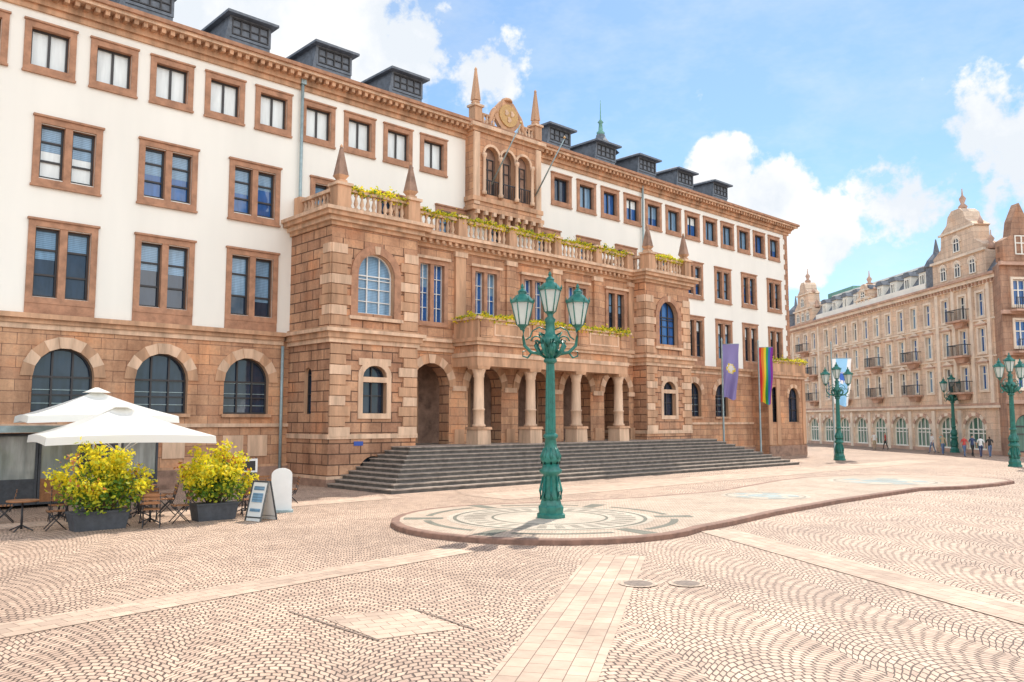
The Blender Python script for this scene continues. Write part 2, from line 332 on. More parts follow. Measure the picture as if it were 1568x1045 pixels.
# pavilions
YP=30.53
def obelisk(B,x,w,z):
    B.frustum(x,w,z,z+1.02,.32,.32,'trim');B.frustum(x,w,z+1.02,z+1.14,.4,.4,'trimL');B.frustum(x,w,z+1.14,z+1.3,.22,.2,'trim')
    B.frustum(x,w,z+1.3,z+1.5,.13,.26,'trim'); B.frustum(x,w,z+1.5,z+2.75,.24,.05,'plinth')
    B.lathe(x,w,[(.04,z+2.73),(.08,z+2.8),(.01,z+2.9)],'trim',8)
def balus(B,a,b,w,z):
    B.box(a,b,w-.14,w+.14,z,z+.15,'trim');B.box(a,b,w-.16,w+.16,z+.85,z+1.0,'trimL')
    n=max(1,int((b-a)/.29))
    for k in range(n): baluster(B,a+(k+.5)*(b-a)/n,w,z+.15,.7)
def flowers(B,a,b,w,z,dens=70,sz=.07):
    ph=random.random()*9
    def f():
        x=random.uniform(a,b);hgt=.55+.45*math.sin(x*5+ph)*math.sin(x*2.3+ph)
        return B.P(x,w+.08+random.gauss(0,.12),z+.0+abs(random.gauss(0,.15))*hgt-(.26*random.random() if random.random()<.35 else 0))
    B.leaves(f,int((b-a)*dens),sz,['leafY','leafY','leafY','leafL','leafL','leafG'])
for name,x0,x1 in (("left_pavilion",18.35,22.85),("right_pavilion",39.75,44.25)):
    B=Bd("pavilion_"+("west" if x0<20 else "east"),th)
    cx=(x1-x0)/2;L=x1-x0;dl=Y0-YP
    B.fr((x0,YP,0))
    B.wall(0,L,0,6.0,[(cx-.62,cx+.62,3.0,5.1,.5),(cx-.7,cx+.7,.55,1.2,.62)],'rust',rev='trim',depth=.4)
    B.wall(0,L,6.7,10.5,[(cx-.95,cx+.95,7.35,10.0,.95)],'rust',rev='trim',depth=.4)
    B.wall(0,L,10.5,11.0,[],'stone')
    B.archwin(cx-.62,cx+.62,3.0,4.6,.5,-.25,'gdark','wood',2,(.5,),.06)
    B.archwin(cx-.7,cx+.7,.55,.58,.62,-.2,'gdark','iron',5,(),.04)
    B.archwin(cx-.95,cx+.95,7.35,9.05,.95,-.25,'gblind' if x0<20 else 'gblue','woodw' if x0<20 else 'wood',3,(.33,.66,.9),.05)
    B.box(cx-.83,cx+.83,0,.05,5.1,5.4,'trimL')
    B.frame(cx-.85,cx+.85,2.8,4.6,.23,0,.06,'trimL');B.ring(cx-.62,cx+.62,4.6,.5,.25,0,.062,['trimL'],9)
    B.box(cx-1.3,cx-.95,0,.07,7.2,9.05,'frame');B.box(cx+.95,cx+1.3,0,.07,7.2,9.05,'frame')
    B.ring(cx-.95,cx+.95,9.05,.95,.35,0,.08,['frame'],13,key='trimL');B.box(cx-1.4,cx+1.4,0,.14,7.05,7.2,'trimL')
    for a,b in ((0,.75),(L-.75,L)):
        for k in range(8):
            z=6.75+k*.44; e=0 if k%2 else .2
            B.box(a if a==0 else a-e,b+e if a==0 else b,0,.07,z,z+.405,'trimL' if k%3==1 else 'trim')
        for k in range(9):
            z=2.05+k*.435; e=0 if k%2 else .25
            B.box(a if a==0 else a-e,b+e if a==0 else b,0,.08,z,z+.4,'trim' if k%3 else 'trimL')
    for ox,nx,uu in ((x0,-1,1),(x1,1,1)):
        B.fr((ox,Y0,0),(0,-1,0),(nx,0,0))
        B.wall(0,dl,0,6.0,[(dl/2-.3,dl/2+.3,3.0,5.0,.3)],'rust',rev='trim',depth=.3)
        B.wall(0,dl,6.7,11.0,[],'rust')
        B.archwin(dl/2-.3,dl/2+.3,3.0,4.7,.3,-.2,'gdark','wood',1,(.5,),.05)
        for k in range(8):
            z=6.75+k*.44; B.box(dl-.6-(0 if k%2 else .2),dl,0,.07,z,z+.405,'trimL' if k%3==1 else 'trim')
    B.fr()
    def slab(p,z0,z1,m): B.box(x0-p,x1+p,-(Y0-.0),-(YP-p),z0,z1,m)
    slab(.10,6.0,6.2,'trimL');slab(.2,6.2,6.45,'trim');slab(.32,6.45,6.6,'trimL');slab(.12,6.6,6.7,'trim')
    slab(.06,1.95,2.15,'trimL');slab(.14,0,.3,'plinth');slab(.1,.3,.42,'trimL')
    slab(.1,11.0,11.18,'trim');slab(.24,11.18,11.36,'trimL');slab(.46,11.36,11.55,'trim');slab(.56,11.55,11.7,'trimL')
    B.fr((0,YP,0)); w=-.05
    for ox in (x0+.4,x1-.4): obelisk(B,ox,w,11.7)
    balus(B,x0+.72,x1-.72,w,11.7);flowers(B,x0+.6,x1-.6,w,12.68,330)
    B.fr((x0+.3,Y0,0),(0,-1,0),(-1,0,0)); balus(B,.5,dl-.4,0,11.7);B.frustum(.3,0,11.7,12.8,.25,.25,'trim')
    B.fr((x1-.3,Y0,0),(0,-1,0),(1,0,0)); balus(B,1.5,dl-.4,0,11.7)
    B.done()
P_=Bd("street_name_plate",th,(19.6,YP,0));P_.box(0,.45,.0,.03,1.66,1.84,'plateb');M['plateb']=plain("enamel_blue",(.03,.08,.35),.4,.1,5,0);P_.done()
# centre block
C=Bd("arcade_centre",th,(0,31.5,0)); xa,xb=22.85,39.75
cc=[24.43,27.87,31.3,34.73,38.17]
C.wall(xa,xb,1.6,6.0,[(c-1.12,c+1.12,1.6,5.45,1.12) for c in cc],'stone',rev='rust',depth=.75)
for c in cc:
    C.ring(c-1.12,c+1.12,4.33,1.12,.42,0,.06,['trim','trimL'],11,key='trimL')
    C.frame(c-.95,c+.95,7.2,10.42,.22,0,.08,'frame');C.box(c-.11,c+.11,-.2,.05,7.42,10.2,'frame');C.box(c-1.05,c+1.05,.003,.2,10.42,10.55,'trimL')
    for q in ((c-.74,c-.11),(c+.11,c+.74)): C.casement(q[0],q[1],7.4,10.22,-.18,'gblue' if c<37 else 'gdark','wood' if c>37 else 'woodw',2,(.25,.5,.75),.03,random.choice([None,('gblind',.4),('gblind',.25)]))
C.wall(xa,xb,6.7,11.0,[(c-.74,c+.74,7.4,10.22) for c in cc],'stone',rev='frame',depth=.3)
for k in range(6):
    x=[23.0,26.15,29.58,33.02,36.45,39.6][k]
    C.box(x-.32,x+.32,0,.14,6.9,10.75,'trim' if k%2 else 'stone');C.box(x-.4,x+.4,0,.2,10.75,11.0,'trimL');C.box(x-.4,x+.4,0,.2,6.7,6.9,'trimL')
    C.box(x-.3,x+.3,0,.1,1.6,2.3,'trim'); C.box(x-.42,x+.42,0,.11,4.15,4.4,'trimL')
for p,z0,z1,m in ((.1,6.0,6.2,'trimL'),(.2,6.2,6.45,'trim'),(.32,6.45,6.6,'trimL'),(.12,6.6,6.7,'trim'),(.1,11.0,11.18,'trim'),(.24,11.18,11.36,'trimL'),(.46,11.36,11.55,'trim'),(.56,11.55,11.7,'trimL')):
    C.box(xa+p,xb-p,-2.5,p,z0,z1,m)
for k in range(40):
    x=xa+.7+k*.4
    if x<xb-.6: C.box(x,x+.16,.24,.42,11.2,11.35,'trim')
C.box(xa,xb,-2.4,.9,.8,1.6,'step')
C.box(xa+.01,xb-.01,-2.45,-2.3,1.6,6.0,'plinth')
for c in cc:
    C.box(c-.95,c+.95,-2.3,-2.22,1.6,4.7,'trim');C.box(c-.75,c+.75,-2.22,-2.18,1.6,4.5,'door')
    for q in (-.4,.4): 
        for z in (1.9,3.1): C.box(c+q-.28,c+q+.28,-2.18,-2.15,z,z+.95,'wood')
pe=[23.3,26.15,29.58,33.02,36.45,39.3]
w=.0
for a,b in zip(pe,pe[1:]):
    balus(C,a+.28,b-.28,w,11.7);flowers(C,a-.2,b+.2,w,12.68,330)
for x in pe: C.frustum(x,w,11.7,12.72,.28,.24,'trim');C.frustum(x,w,12.72,12.84,.33,.3,'trimL')
C.done()
# portico
Pt=Bd("portico",th,(0,30.0,0))
for x in (26.15,29.6,33.0,36.5):
    Pt.frustum(x,0,1.6,2.3,.42,.40,'trimL');Pt.frustum(x,0,2.3,2.42,.46,.44,'trim')
    Pt.lathe(x,0,[(.32,2.42),(.34,2.5),(.27,2.58),(.27,3.2),(.30,3.22),(.30,3.28),(.26,3.3),(.235,4.75),(.27,4.8),(.26,4.9),(.33,5.1),(.36,5.15)],'trimL',20)
    Pt.frustum(x,0,5.15,5.3,.36,.40,'trim')
    Pt.box(x-.3,x+.3,-1.5,-.25,5.5,5.75,'trim')
X0,X1=25.75,36.9
Pt.box(X0,X1,-.4,.36,5.3,5.75,'trim');Pt.box(X0,X0+.7,-1.5,-.4,5.3,5.75,'trim');Pt.box(X1-.7,X1,-1.5,-.4,5.3,5.75,'trim')
Pt.box(X0-.05,X1+.05,-1.5,.42,5.75,5.95,'trimL');Pt.box(X0,X1,-1.5,.38,5.95,6.3,'stone');Pt.box(X0-.15,X1+.15,-1.5,.52,6.3,6.45,'trimL');Pt.box(X0-.28,X1+.28,-1.5,.66,6.45,6.62,'trim')
Pt.box(X0-.1,X1+.1,.25,.5,6.62,7.5,'trim');Pt.box(X0-.18,X1+.18,.2,.58,7.5,7.64,'trimL')
Pt.box(X0-.1,X0+.15,-1.3,.25,6.62,7.5,'trim');Pt.box(X1-.15,X1+.1,-1.3,.25,6.62,7.5,'trim');Pt.box(X0-.18,X0+.2,-1.3,.2,7.5,7.64,'trimL')
for k in range(4):
    x=[26.15,29.6,33.0,36.5][k]; Pt.box(x-.38,x+.38,.5,.58,6.65,7.48,'stone')
for k in range(3):
    x=[27.87,31.3,34.75][k]; Pt.frame(x-1.2,x+1.2,6.75,7.4,.08,.5,.53,'trimL')
flowers(Pt,X0,X1,.4,7.6,320);Pt.fr((X0,30,0),(0,-1,0),(-1,0,0));flowers(Pt,-1.2,.4,0,7.6,200)
Pt.done()
# low corner block on the right with balcony
K=Bd("corner_block",th,(57.4,32.7,0)); L=5.7
K.wall(0,L,0,6.0,[(3.1,4.7,2.6,5.3,.8),(.5,1.7,2.6,5.3,.6)],'stone',rev='trim',depth=.3)
K.archwin(3.1,4.7,2.6,4.5,.8,-.2,'gdark','wood',2,(.5,),.06);K.archwin(.5,1.7,2.6,4.7,.6,-.2,'gdark','wood',2,(.5,),.06)
K.ring(3.1,4.7,4.5,.8,.3,0,.05,['trim','trimL'],9)
K.fr((57.4,34,0),(0,-1,0),(-1,0,0));K.wall(0,1.3,0,6.0,[],'stone');K.fr((57.4+L,34,0),(0,-1,0),(1,0,0));K.wall(0,1.3,0,6.0,[],'stone')
K.fr((57.4,32.7,0))
K.box(-.15,L+.15,-1.3,.15,6.0,6.2,'trimL');K.box(-.3,L+.3,-1.3,.3,6.2,6.45,'trim');K.box(0,L,0,.1,0,.8,'plinth')
K.box(.0,L,-.1,.15,6.45,7.25,'trim');K.box(-.08,L+.08,-.16,.22,7.25,7.4,'trimL');flowers(K,0,L,.05,7.35,220)
for a in (0,.55*2.2,L-.5): K.box(a,a+.5,.0,.08,.9,5.9,'trim')
K.done()
W.done();F.done();T.done()
# stairs
S=Bd("entrance_staircase")
for k in range(10):
    z0=.16*k
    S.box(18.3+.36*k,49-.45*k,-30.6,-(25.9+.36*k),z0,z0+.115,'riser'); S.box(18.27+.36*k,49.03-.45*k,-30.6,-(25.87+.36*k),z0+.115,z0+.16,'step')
S.done()
# ================================================================ RIGHT BUILDING
A_=Vector((74.3,22.0,0));e=(Vector((101,54.4,0))-A_).normalized();n_=Vector((-e.y,e.x,0))
M['r1']=blockstone("ornate_house_stone",(.80,.62,.47),(.70,.53,.40),(.50,.37,.28),bw=1.2,bh=.5,mort=.015,bs=.4,diag=(e.x,e.y),vr=.35,soot=.3)
M['r2']=plain("ornate_house_trim",(.80,.66,.52),.85,.2,1,.2);M['r3']=plain("ornate_house_red",(.54,.34,.25),.85,.3,1,.2)
M['shop']=glass("shop_glass",(.10,.22,.17)); M['cream']=plain("cream_render",(.84,.81,.73),.9,.08,.6,.1)
hb=empty("ornate_corner_house")
B=Bd("facade",hb,A_,e,n_); G=Bd("house_windows",hb,A_,e,n_)
rows=[(5.25,7.25),(8.35,10.35),(11.35,13.3)]
cols=[1.6,4.1,6.6]+[9.4+2.35*i for i in range(10)]+[34.0,36.3,38.6,41.5]
shops=[3.2+3.95*i for i in range(10)]
ops=[(c-.45,c+.45,z0,z1) for c in cols for z0,z1 in rows]+[(c-1.35,c+1.35,.3,3.1,1.1) for c in shops]
B.wall(-1,44,0,14.2,ops,'r1',rev='r2',depth=.3)
for c in shops:
    G.archwin(c-1.35,c+1.35,.3,2.0,1.1,-.25,'shop','cream',4,(.8,),.12);G.ring(c-1.35,c+1.35,2.0,1.1,.3,0,.08,['r2','r3'],9,key='r2')
    G.box(c+1.7,c+2.2,0,.15,0,3.6,'r2')
for i,c in enumerate(cols):
    for j,(z0,z1) in enumerate(rows):
        G.frame(c-.65,c+.65,z0-.2,z1+.2,.19,0,.1,'r2');G.casement(c-.45,c+.45,z0,z1,-.15,random.choice(['gblue','gdark','gblind']),'cream',2,(.65,),.07)
        if j<2: 
            G.box(c-.75,c+.75,0,.25,z1+.2,z1+.32,'r3'); G.prism([(c-.7,z1+.32),(c+.7,z1+.32),(c,z1+.65)],0,.15,'r2')
        if (i%3==1 and j<2) or (i in(1,14) and j==2):
            G.box(c-1.1,c+1.1,.1,.95,z0-.3,z0-.15,'r3');G.prism([(c-.8,z0-.3),(c+.8,z0-.3),(c+.5,z0-.75),(c-.5,z0-.75)],.1,.5,'r3')
            G.box(c-1.1,c+1.1,.9,.94,z0+.72,z0+.78,'iron')
            for k in range(15): G.box(c-1.1+k*.155,c-1.07+k*.155,.9,.93,z0-.15,z0+.72,'iron')
            for q in (c-1.1,c+1.06): G.box(q,q+.04,.1,.9,z0+.72,z0+.78,'iron');G.box(q,q+.04,.4,.44,z0-.15,z0+.72,'iron')
for z0,z1,p,m in ((3.75,3.95,.25,'r2'),(3.95,4.15,.12,'r3'),(7.9,8.02,.12,'r2'),(10.95,11.07,.12,'r2'),(13.9,14.2,.15,'r2'),(14.2,14.5,.4,'r2'),(14.5,14.7,.6,'r3'),(0,.3,.1,'r3')):
    B.box(-1,44,0,p,z0,z1,m)
k=-.9
while k<44: B.box(k,k+.18,.15,.36,13.95,14.15,'r3');k+=.5
for c in (-.6,.5,2.85,5.35,7.8,32.6,40.1):
    B.box(c-.22,c+.22,0,.16,4.15,13.9,'r2')
B.raw([B.P(-1,.3,14.7),B.P(44,.3,14.7),B.P(44,-1.6,17.4),B.P(-1,-1.6,17.4),B.P(44,-9,19.0),B.P(-1,-9,19.0),B.P(44,-9,0),B.P(-1,-9,0),B.P(-1,.0,0),B.P(44,0,0)],[(0,1,2,3),(3,2,4,5),(5,4,6,7),(0,3,5,7,8),(1,2,4,6,9)],'slate')
B.box(9,32,-2.0,-1.5,17.35,17.55,'cream')
for c in [10.2+2.6*i for i in range(9)]:
    B.box(c-.6,c+.6,-1.6,-.1,14.8,16.5,'cream');B.casement(c-.4,c+.4,15.1,16.3,-.05,'gdark','cream',2,(),.08);B.prism([(c-.8,16.5),(c+.8,16.5),(c+.4,16.95),(c-.4,16.95)],-1.8,.05,'slate')
B.box(9,32.5,.1,.35,14.7,15.3,'cream')
def gable(c,hwd,zt,w0=-1.2,w1=.25,wcol='r1'):
    z=14.7;H=zt-z
    prof=[(hwd,0),(hwd,.28),(hwd*.92,.30),(hwd*.95,.36),(hwd*.62,.46),(hwd*.6,.62),(hwd*.66,.64),(hwd*.36,.74),(hwd*.3,.84),(hwd*.15,.9)]
    out=[(c+x,z+y*H) for x,y in prof]+[(c-x,z+y*H) for x,y in prof[::-1]]
    B.prism(out,w0,w1,wcol)
    B.box(c-hwd-.1,c+hwd+.1,w1,w1+.2,z+.28*H,z+.31*H,'r2');B.box(c-hwd*.66,c+hwd*.66,w1,w1+.15,z+.62*H,z+.645*H,'r2')
    B.lathe(c,(w0+w1)/2,[(.25,zt-.1*H),(.4,zt-.06*H),(.15,zt-.02*H),(.3,zt+.3),(.08,zt+.6),(.04,zt+1.2)],'r3',8)
    for q in (-1,1):
        B.lathe(c+q*hwd*.93,(w0+w1)/2,[(.3,z+.3*H),(.3,z+.36*H),(.12,z+.38*H),(.28,z+.42*H),(.05,z+.47*H),(.03,z+.53*H)],'r3',8)
        B.lathe(c+q*hwd*.6,(w0+w1)/2,[(.2,z+.64*H),(.25,z+.67*H),(.03,z+.75*H)],'r3',8)
    for x in ((-hwd*.55,0,hwd*.55) if hwd>2.5 else (-.8,.8)):
        B.archwin(c+x-.42,c+x+.42,z+.04*H,z+.17*H,.42,w1+.06,'gdark','cream',2,(),.08);B.ring(c+x-.42,c+x+.42,z+.17*H,.42,.18,w1,w1+.13,['r2'],7)
    B.archwin(c-.45,c+.45,z+.36*H,z+.48*H,.45,w1+.06,'gdark','cream',2,(),.08);B.ring(c-.45,c+.45,z+.48*H,.45,.2,w1,w1+.13,['r2'],7)
gable(4.1,3.8,21.6);gable(36.3,2.6,20.4);gable(20.9,1.7,17.4)
B.lathe(8.6,-.6,[(1.0,14.7),(1.0,16.6),(1.2,16.7),(.9,17.3),(.3,18.0),(.05,19.3)],'slate',8,False)
B.lathe(40.5,-.6,[(1.0,14.7),(1.0,16.2),(1.2,16.3),(.9,16.9),(.2,17.6),(.05,18.8)],'slate',8,False)
B.box(27,33.5,-6,-1.7,16,18.0,'copper')
B.done();G.done()
# far right brown house
hc=empty("brown_sandstone_house")
M['b1']=blockstone("brown_house_stone",(.50,.31,.21),(.42,.25,.17),(.25,.15,.10),bw=1,bh=.45,diag=(.75,-.66))
c0=Vector((71.3,20.55,0));ub=Vector((.80,-.60,0)).normalized();nb=Vector((-.60,-.80,0))
B=Bd("facade",hc,c0,ub,nb)
ops=[(1.0+2.8*i,2.1+2.8*i,z,z+2.0) for i in range(5) for z in (5.2,8.4,11.6)]+[(.6+2.8*i,2.5+2.8*i,.3,3.2,.9) for i in range(5)]
B.wall(0,15,0,15,ops,'b1',rev='r3',depth=.3)
for o in ops:
    if o[2]>1: B.casement(o[0],o[1],o[2],o[3],-.15,'gblue','cream',2,(.6,),.08);B.frame(o[0]-.2,o[1]+.2,o[2]-.2,o[3]+.2,.19,0,.1,'r2')
    else: B.archwin(o[0],o[1],o[2],2.3,.9,-.15,'shop','wood',2,(.7,),.1)
for z in (4,7.7,10.9,14.7): B.box(-.1,15,0,.3,z,z+.3,'r3')
sd_=Vector((.90,.435,0))*7; a0=c0; a1=c0+sd_; a2=a1+ub*14; a3=c0+ub*15; zz=Vector((0,0,15))
B.raw([a0,a1,a1+zz,a0+zz],[(0,1,2,3)],'b1'); B.raw([a1,a2,a2+zz,a1+zz],[(0,1,2,3)],'b1')
rp=[a0+zz,a3+zz,a2+zz,a1+zz];ctr=(a0+a1+a2+a3)/4
B.raw(rp+[q.lerp(ctr+zz,.45)+Vector((0,0,4.6)) for q in rp],[(0,1,5,4),(1,2,6,5),(2,3,7,6),(3,0,4,7),(4,5,6,7)],'slate')
B.prism([(.1,15),(3.2,15),(3.2,16.6),(2.5,17),(2.3,18.2),(1.65,19.6),(1.0,18.2),(.8,17),(.1,16.6)],-.5,.35,'b1');B.casement(1.1,2.2,15.5,17.0,.38,'gblue','cream',2,(.6,),.08)
for z in (8.0,11.2):
    B.box(.5,2.6,.1,1.0,z-.15,z,'r3');B.box(.5,2.6,.95,1.0,z+.85,z+.9,'iron')
    for k in range(14): B.box(.5+k*.16,.53+k*.16,.95,.98,z,z+.85,'iron')
B.done()
# ================================================================ GROUND
def groundmat():
    m,nt,p=newmat("cobblestone_fans"); g=N(nt,"ShaderNodeNewGeometry")
    mp=N(nt,"ShaderNodeMapping");mp.inputs['Rotation'].default_value=(0,0,math.radians(33));nt.links.new(g.outputs['Position'],mp.inputs[0])
    nz=N(nt,"ShaderNodeTexNoise");nz.inputs['Scale'].default_value=2.2;nz.inputs['Detail'].default_value=3;nt.links.new(g.outputs['Position'],nz.inputs['Vector'])
    s=N(nt,"ShaderNodeSeparateXYZ");nt.links.new(mp.outputs[0],s.inputs[0])
    sn=N(nt,"ShaderNodeSeparateColor");nt.links.new(nz.outputs[1],sn.inputs[0])
    X=math_(nt,'ADD',s.outputs[0],math_(nt,'MULTIPLY',sn.outputs[0],.15));Yc=math_(nt,'ADD',s.outputs[1],math_(nt,'MULTIPLY',sn.outputs[1],.15))
    Wd=1.9
    u=math_(nt,'DIVIDE',X,Wd);fr=math_(nt,'SUBTRACT',math_(nt,'FRACT',u),.5)
    yy=math_(nt,'ADD',Yc,math_(nt,'MULTIPLY',math_(nt,'MULTIPLY',fr,fr),3.0))
    c=N(nt,"ShaderNodeCombineXYZ");nt.links.new(X,c.inputs[0]);nt.links.new(yy,c.inputs[1])
    b=N(nt,"ShaderNodeTexBrick");nt.links.new(c.outputs[0],b.inputs['Vector']);b.inputs['Scale'].default_value=1
    b.inputs['Brick Width'].default_value=.118;b.inputs['Row Height'].default_value=.125;b.inputs['Mortar Size'].default_value=.0125;b.inputs['Mortar Smooth'].default_value=.5
    b.inputs['Color1'].default_value=(.70,.535,.415,1);b.inputs['Color2'].default_value=(.50,.375,.295,1);b.inputs['Mortar'].default_value=(.105,.072,.055,1)
    big=noise(nt,g.outputs['Position'],.22,4,.6);sm=noise(nt,g.outputs['Position'],16,3,.6);md=noise(nt,g.outputs['Position'],1.1,4,.65)
    col=mix(nt,.8,b.outputs[0],ramp(nt,big,[(.3,(.74,.68,.64)),(.62,(1.10,1.03,.97))]),'MULTIPLY')
    col=mix(nt,.5,col,ramp(nt,md,[(.35,(.68,.62,.58)),(.55,(1.04,1.02,1.0))]),'MULTIPLY')
    col=mix(nt,.5,col,ramp(nt,sm,[(.3,(.72,.68,.66)),(.65,(1.12,1.12,1.12))]),'MULTIPLY')
    nt.links.new(col,p.inputs['Base Color']);p.inputs['Roughness'].default_value=.65
    h=math_(nt,'ADD',math_(nt,'MULTIPLY',b.outputs[1],-1.0),math_(nt,'MULTIPLY',sm,.35));bump(nt,p,h,.9,.024)
    return m
M['cob']=groundmat()
def pavemat(name,ca,cb,cm,bw,bh,rot):
    m,nt,p=newmat(name);g=N(nt,"ShaderNodeNewGeometry")
    mp=N(nt,"ShaderNodeMapping");mp.inputs['Rotation'].default_value=(0,0,rot);nt.links.new(g.outputs['Position'],mp.inputs[0])
    b=N(nt,"ShaderNodeTexBrick");nt.links.new(mp.outputs[0],b.inputs['Vector']);b.inputs['Scale'].default_value=1
    b.inputs['Brick Width'].default_value=bw;b.inputs['Row Height'].default_value=bh;b.inputs['Mortar Size'].default_value=.006;b.inputs['Mortar Smooth'].default_value=.3
    b.inputs['Color1'].default_value=c4(ca);b.inputs['Color2'].default_value=c4(cb);b.inputs['Mortar'].default_value=c4(cm)
    sm=noise(nt,g.outputs['Position'],3,5,.7);lg=noise(nt,g.outputs['Position'],.5,4,.65)
    col=mix(nt,.5,b.outputs[0],ramp(nt,sm,[(.3,(.70,.66,.64)),(.65,(1.1,1.1,1.1))]),'MULTIPLY')
    col=mix(nt,.7,col,ramp(nt,lg,[(.35,(.74,.70,.66)),(.6,(1.06,1.04,1.0))]),'MULTIPLY')
    nt.links.new(col,p.inputs['Base Color']);p.inputs['Roughness'].default_value=.75
    bump(nt,p,math_(nt,'MULTIPLY',b.outputs[1],-1.0),.6,.01);return m
g=Bd("ground");g.raw([(-400,-400,0),(600,-400,0),(600,600,0),(-400,600,0)],[(0,1,2,3)],'cob');g.done()
def band(name,p,q,wd,z=.004,bl=.34):
    p=Vector(p+(0,));q=Vector(q+(0,));d=(q-p).normalized();n=Vector((-d.y,d.x,0))*wd/2
    ang=math.atan2(d.y,d.x)
    mt=pavemat(name+"_slabs",(.63,.47,.36),(.48,.36,.28),(.20,.135,.10),bl,.24,-ang)
    b=Bd(name);zz=Vector((0,0,z));b.raw([p-n+zz,q-n+zz,q+n+zz,p+n+zz],[(0,1,2,3)],mt);return b.done()
band("paving_band",(2.5,3.7),(13.4,11.1),1.15)
band("paving_band",(-8,11.2),(11.6,13.85),.85,.008)
band("paving_band",(18.2,11.9),(11.0,-.5),1.0,.012)
band("paving_band",(-2,24.9),(17.8,24.9),1.2,.008)
band("paving_band",(20,22.5),(60,22.5),2.5,.008)
# island
isl=[]
cx,cy,rr=16.3,15.9,4.15
for k in range(0,19):
    a=math.radians(78+ (290-78)*k/18); isl.append((cx+rr*math.cos(a),cy+rr*math.sin(a)))
isl+=[(19.5,12.15),(22.4,12.55),(27,12.9),(34.1,13.0),(36.2,12.1),(38.9,11.7),(41.0,11.7),(42.0,12.3),(42.6,14),(42,16.5),(39.5,18.3),(36.5,19.1),(33.8,18.9),(31.6,18.5),(27,17.6),(22.8,18.0),(19.5,19.0)]
M['kerb']=plain("kerb_red_stone",(.25,.14,.10),.8,.35,4,.3)
M['isl']=pavemat("island_small_setts",(.62,.49,.385),(.50,.40,.31),(.23,.17,.135),.09,.09,.4)
M['mosL']=pavemat("mosaic_light",(.70,.62,.51),(.60,.53,.44),(.38,.33,.27),.05,.05,.2);M['mosD']=pavemat("mosaic_dark",(.24,.25,.19),(.17,.18,.14),(.12,.11,.10),.05,.05,.2)
M['mosM']=pavemat("mosaic_mid",(.46,.42,.34),(.36,.33,.27),(.22,.18,.15),.05,.05,.2)
M['mosB']=pavemat("mosaic_blue",(.42,.52,.52),(.34,.45,.46),(.3,.28,.26),.06,.06,.2)
I=Bd("paved_island")
def inset(pts,d):
    n=len(pts);o=[]
    for i in range(n):
        a,b,c=Vector(pts[i-1]),Vector(pts[i]),Vector(pts[(i+1)%n]);t=(c-a).normalized();o.append(tuple(b+Vector((-t.y,t.x))*d))
    return o
ins=inset(isl,.22);n=len(isl)
I.raw([(x,y,0) for x,y in isl]+[(x,y,.11) for x,y in isl]+[(x,y,.13) for x,y in inset(isl,.03)]+[(x,y,.13) for x,y in ins],
  [(i,(i+1)%n,n+(i+1)%n,n+i) for i in range(n)]+[(n+i,n+(i+1)%n,2*n+(i+1)%n,2*n+i) for i in range(n)]+[(2*n+i,2*n+(i+1)%n,3*n+(i+1)%n,3*n+i) for i in range(n)],'kerb')
I.raw([(x,y,.13) for x,y in ins],[list(range(n))],'isl')
def sector(B,c,r0,r1,a0,a1,z,mat,seg=8):
    pts=[];
    for i in range(seg+1):
        a=a0+(a1-a0)*i/seg; pts+=[(c[0]+r0*math.cos(a),c[1]+r0*math.sin(a),z),(c[0]+r1*math.cos(a),c[1]+r1*math.sin(a),z)]
    B.raw(pts,[(2*i,2*i+1,2*i+3,2*i+2) for i in range(seg)],mat)
lc=(16.4,15.9)
sector(I,lc,.3,2.75,0,2*PI,.134,'mosL',48);sector(I,lc,2.5,2.6,0,2*PI,.138,'mosD',48);sector(I,lc,1.5,1.57,0,2*PI,.138,'mosD',48)
for k in range(30): sector(I,lc,1.75,2.3,2*PI*k/30,2*PI*(k+.5)/30,.138,'mosM',2)
for k in range(6): sector(I,lc,2.85,3.9,2*PI*k/6+.3,2*PI*(k+.12)/6+.3,.134,'mosD',3);sector(I,lc,3.2,3.4,2*PI*k/6+.5,2*PI*(k+.7)/6+.5,.134,'mosD',8)
for c,r in (((26.5,15.3),1.5),((36.5,15.4),2.3)):
    sector(I,c,0.01,r,0,2*PI,.134,'mosL',32);sector(I,c,r*.85,r*.9,0,2*PI,.138,'mosM',32);sector(I,c,.1,r*.4,0,2*PI,.138,'mosB',24)
    for k in range(5): sector(I,c,r*.5,r*.75,2*PI*k/5,2*PI*(k+.5)/5,.138,'mosB',3)
I.done(norm=False)
# manholes & service cover
M['cast']=plain("cast_iron_cover",(.20,.15,.12),.7,.4,15,.5)
for x,y,r in ((11.35,8.95,.24),(11.95,8.4,.22)):
    b=Bd("manhole_cover");sector(b,(0,0),.001,r,0,2*PI,.016,'cast',24);sector(b,(0,0),r,r+.09,0,2*PI,.014,'isl',24);b.done((x,y,0),False)
b=Bd("service_cover")
q4=[(6.25,10.55),(7.45,10.0),(7.25,8.65),(6.15,8.95)]
b.raw([(x,y,.006) for x,y in q4],[(0,1,2,3)],pavemat("service_cover_slabs",(.63,.47,.36),(.48,.36,.28),(.20,.135,.10),.3,.2,.3))
for p,q in (((6.1,11.1),(6.12,8.9)),((7.35,8.5),(7.5,10.1))):
    p=Vector(p+(0,));q=Vector(q+(0,));d=(q-p).normalized();nn=Vector((-d.y,d.x,0))*.014;zz=Vector((0,0,.012));b.raw([p-nn+zz,q-nn+zz,q+nn+zz,p+nn+zz],[(0,1,2,3)],'cast')
b.done(norm=False)
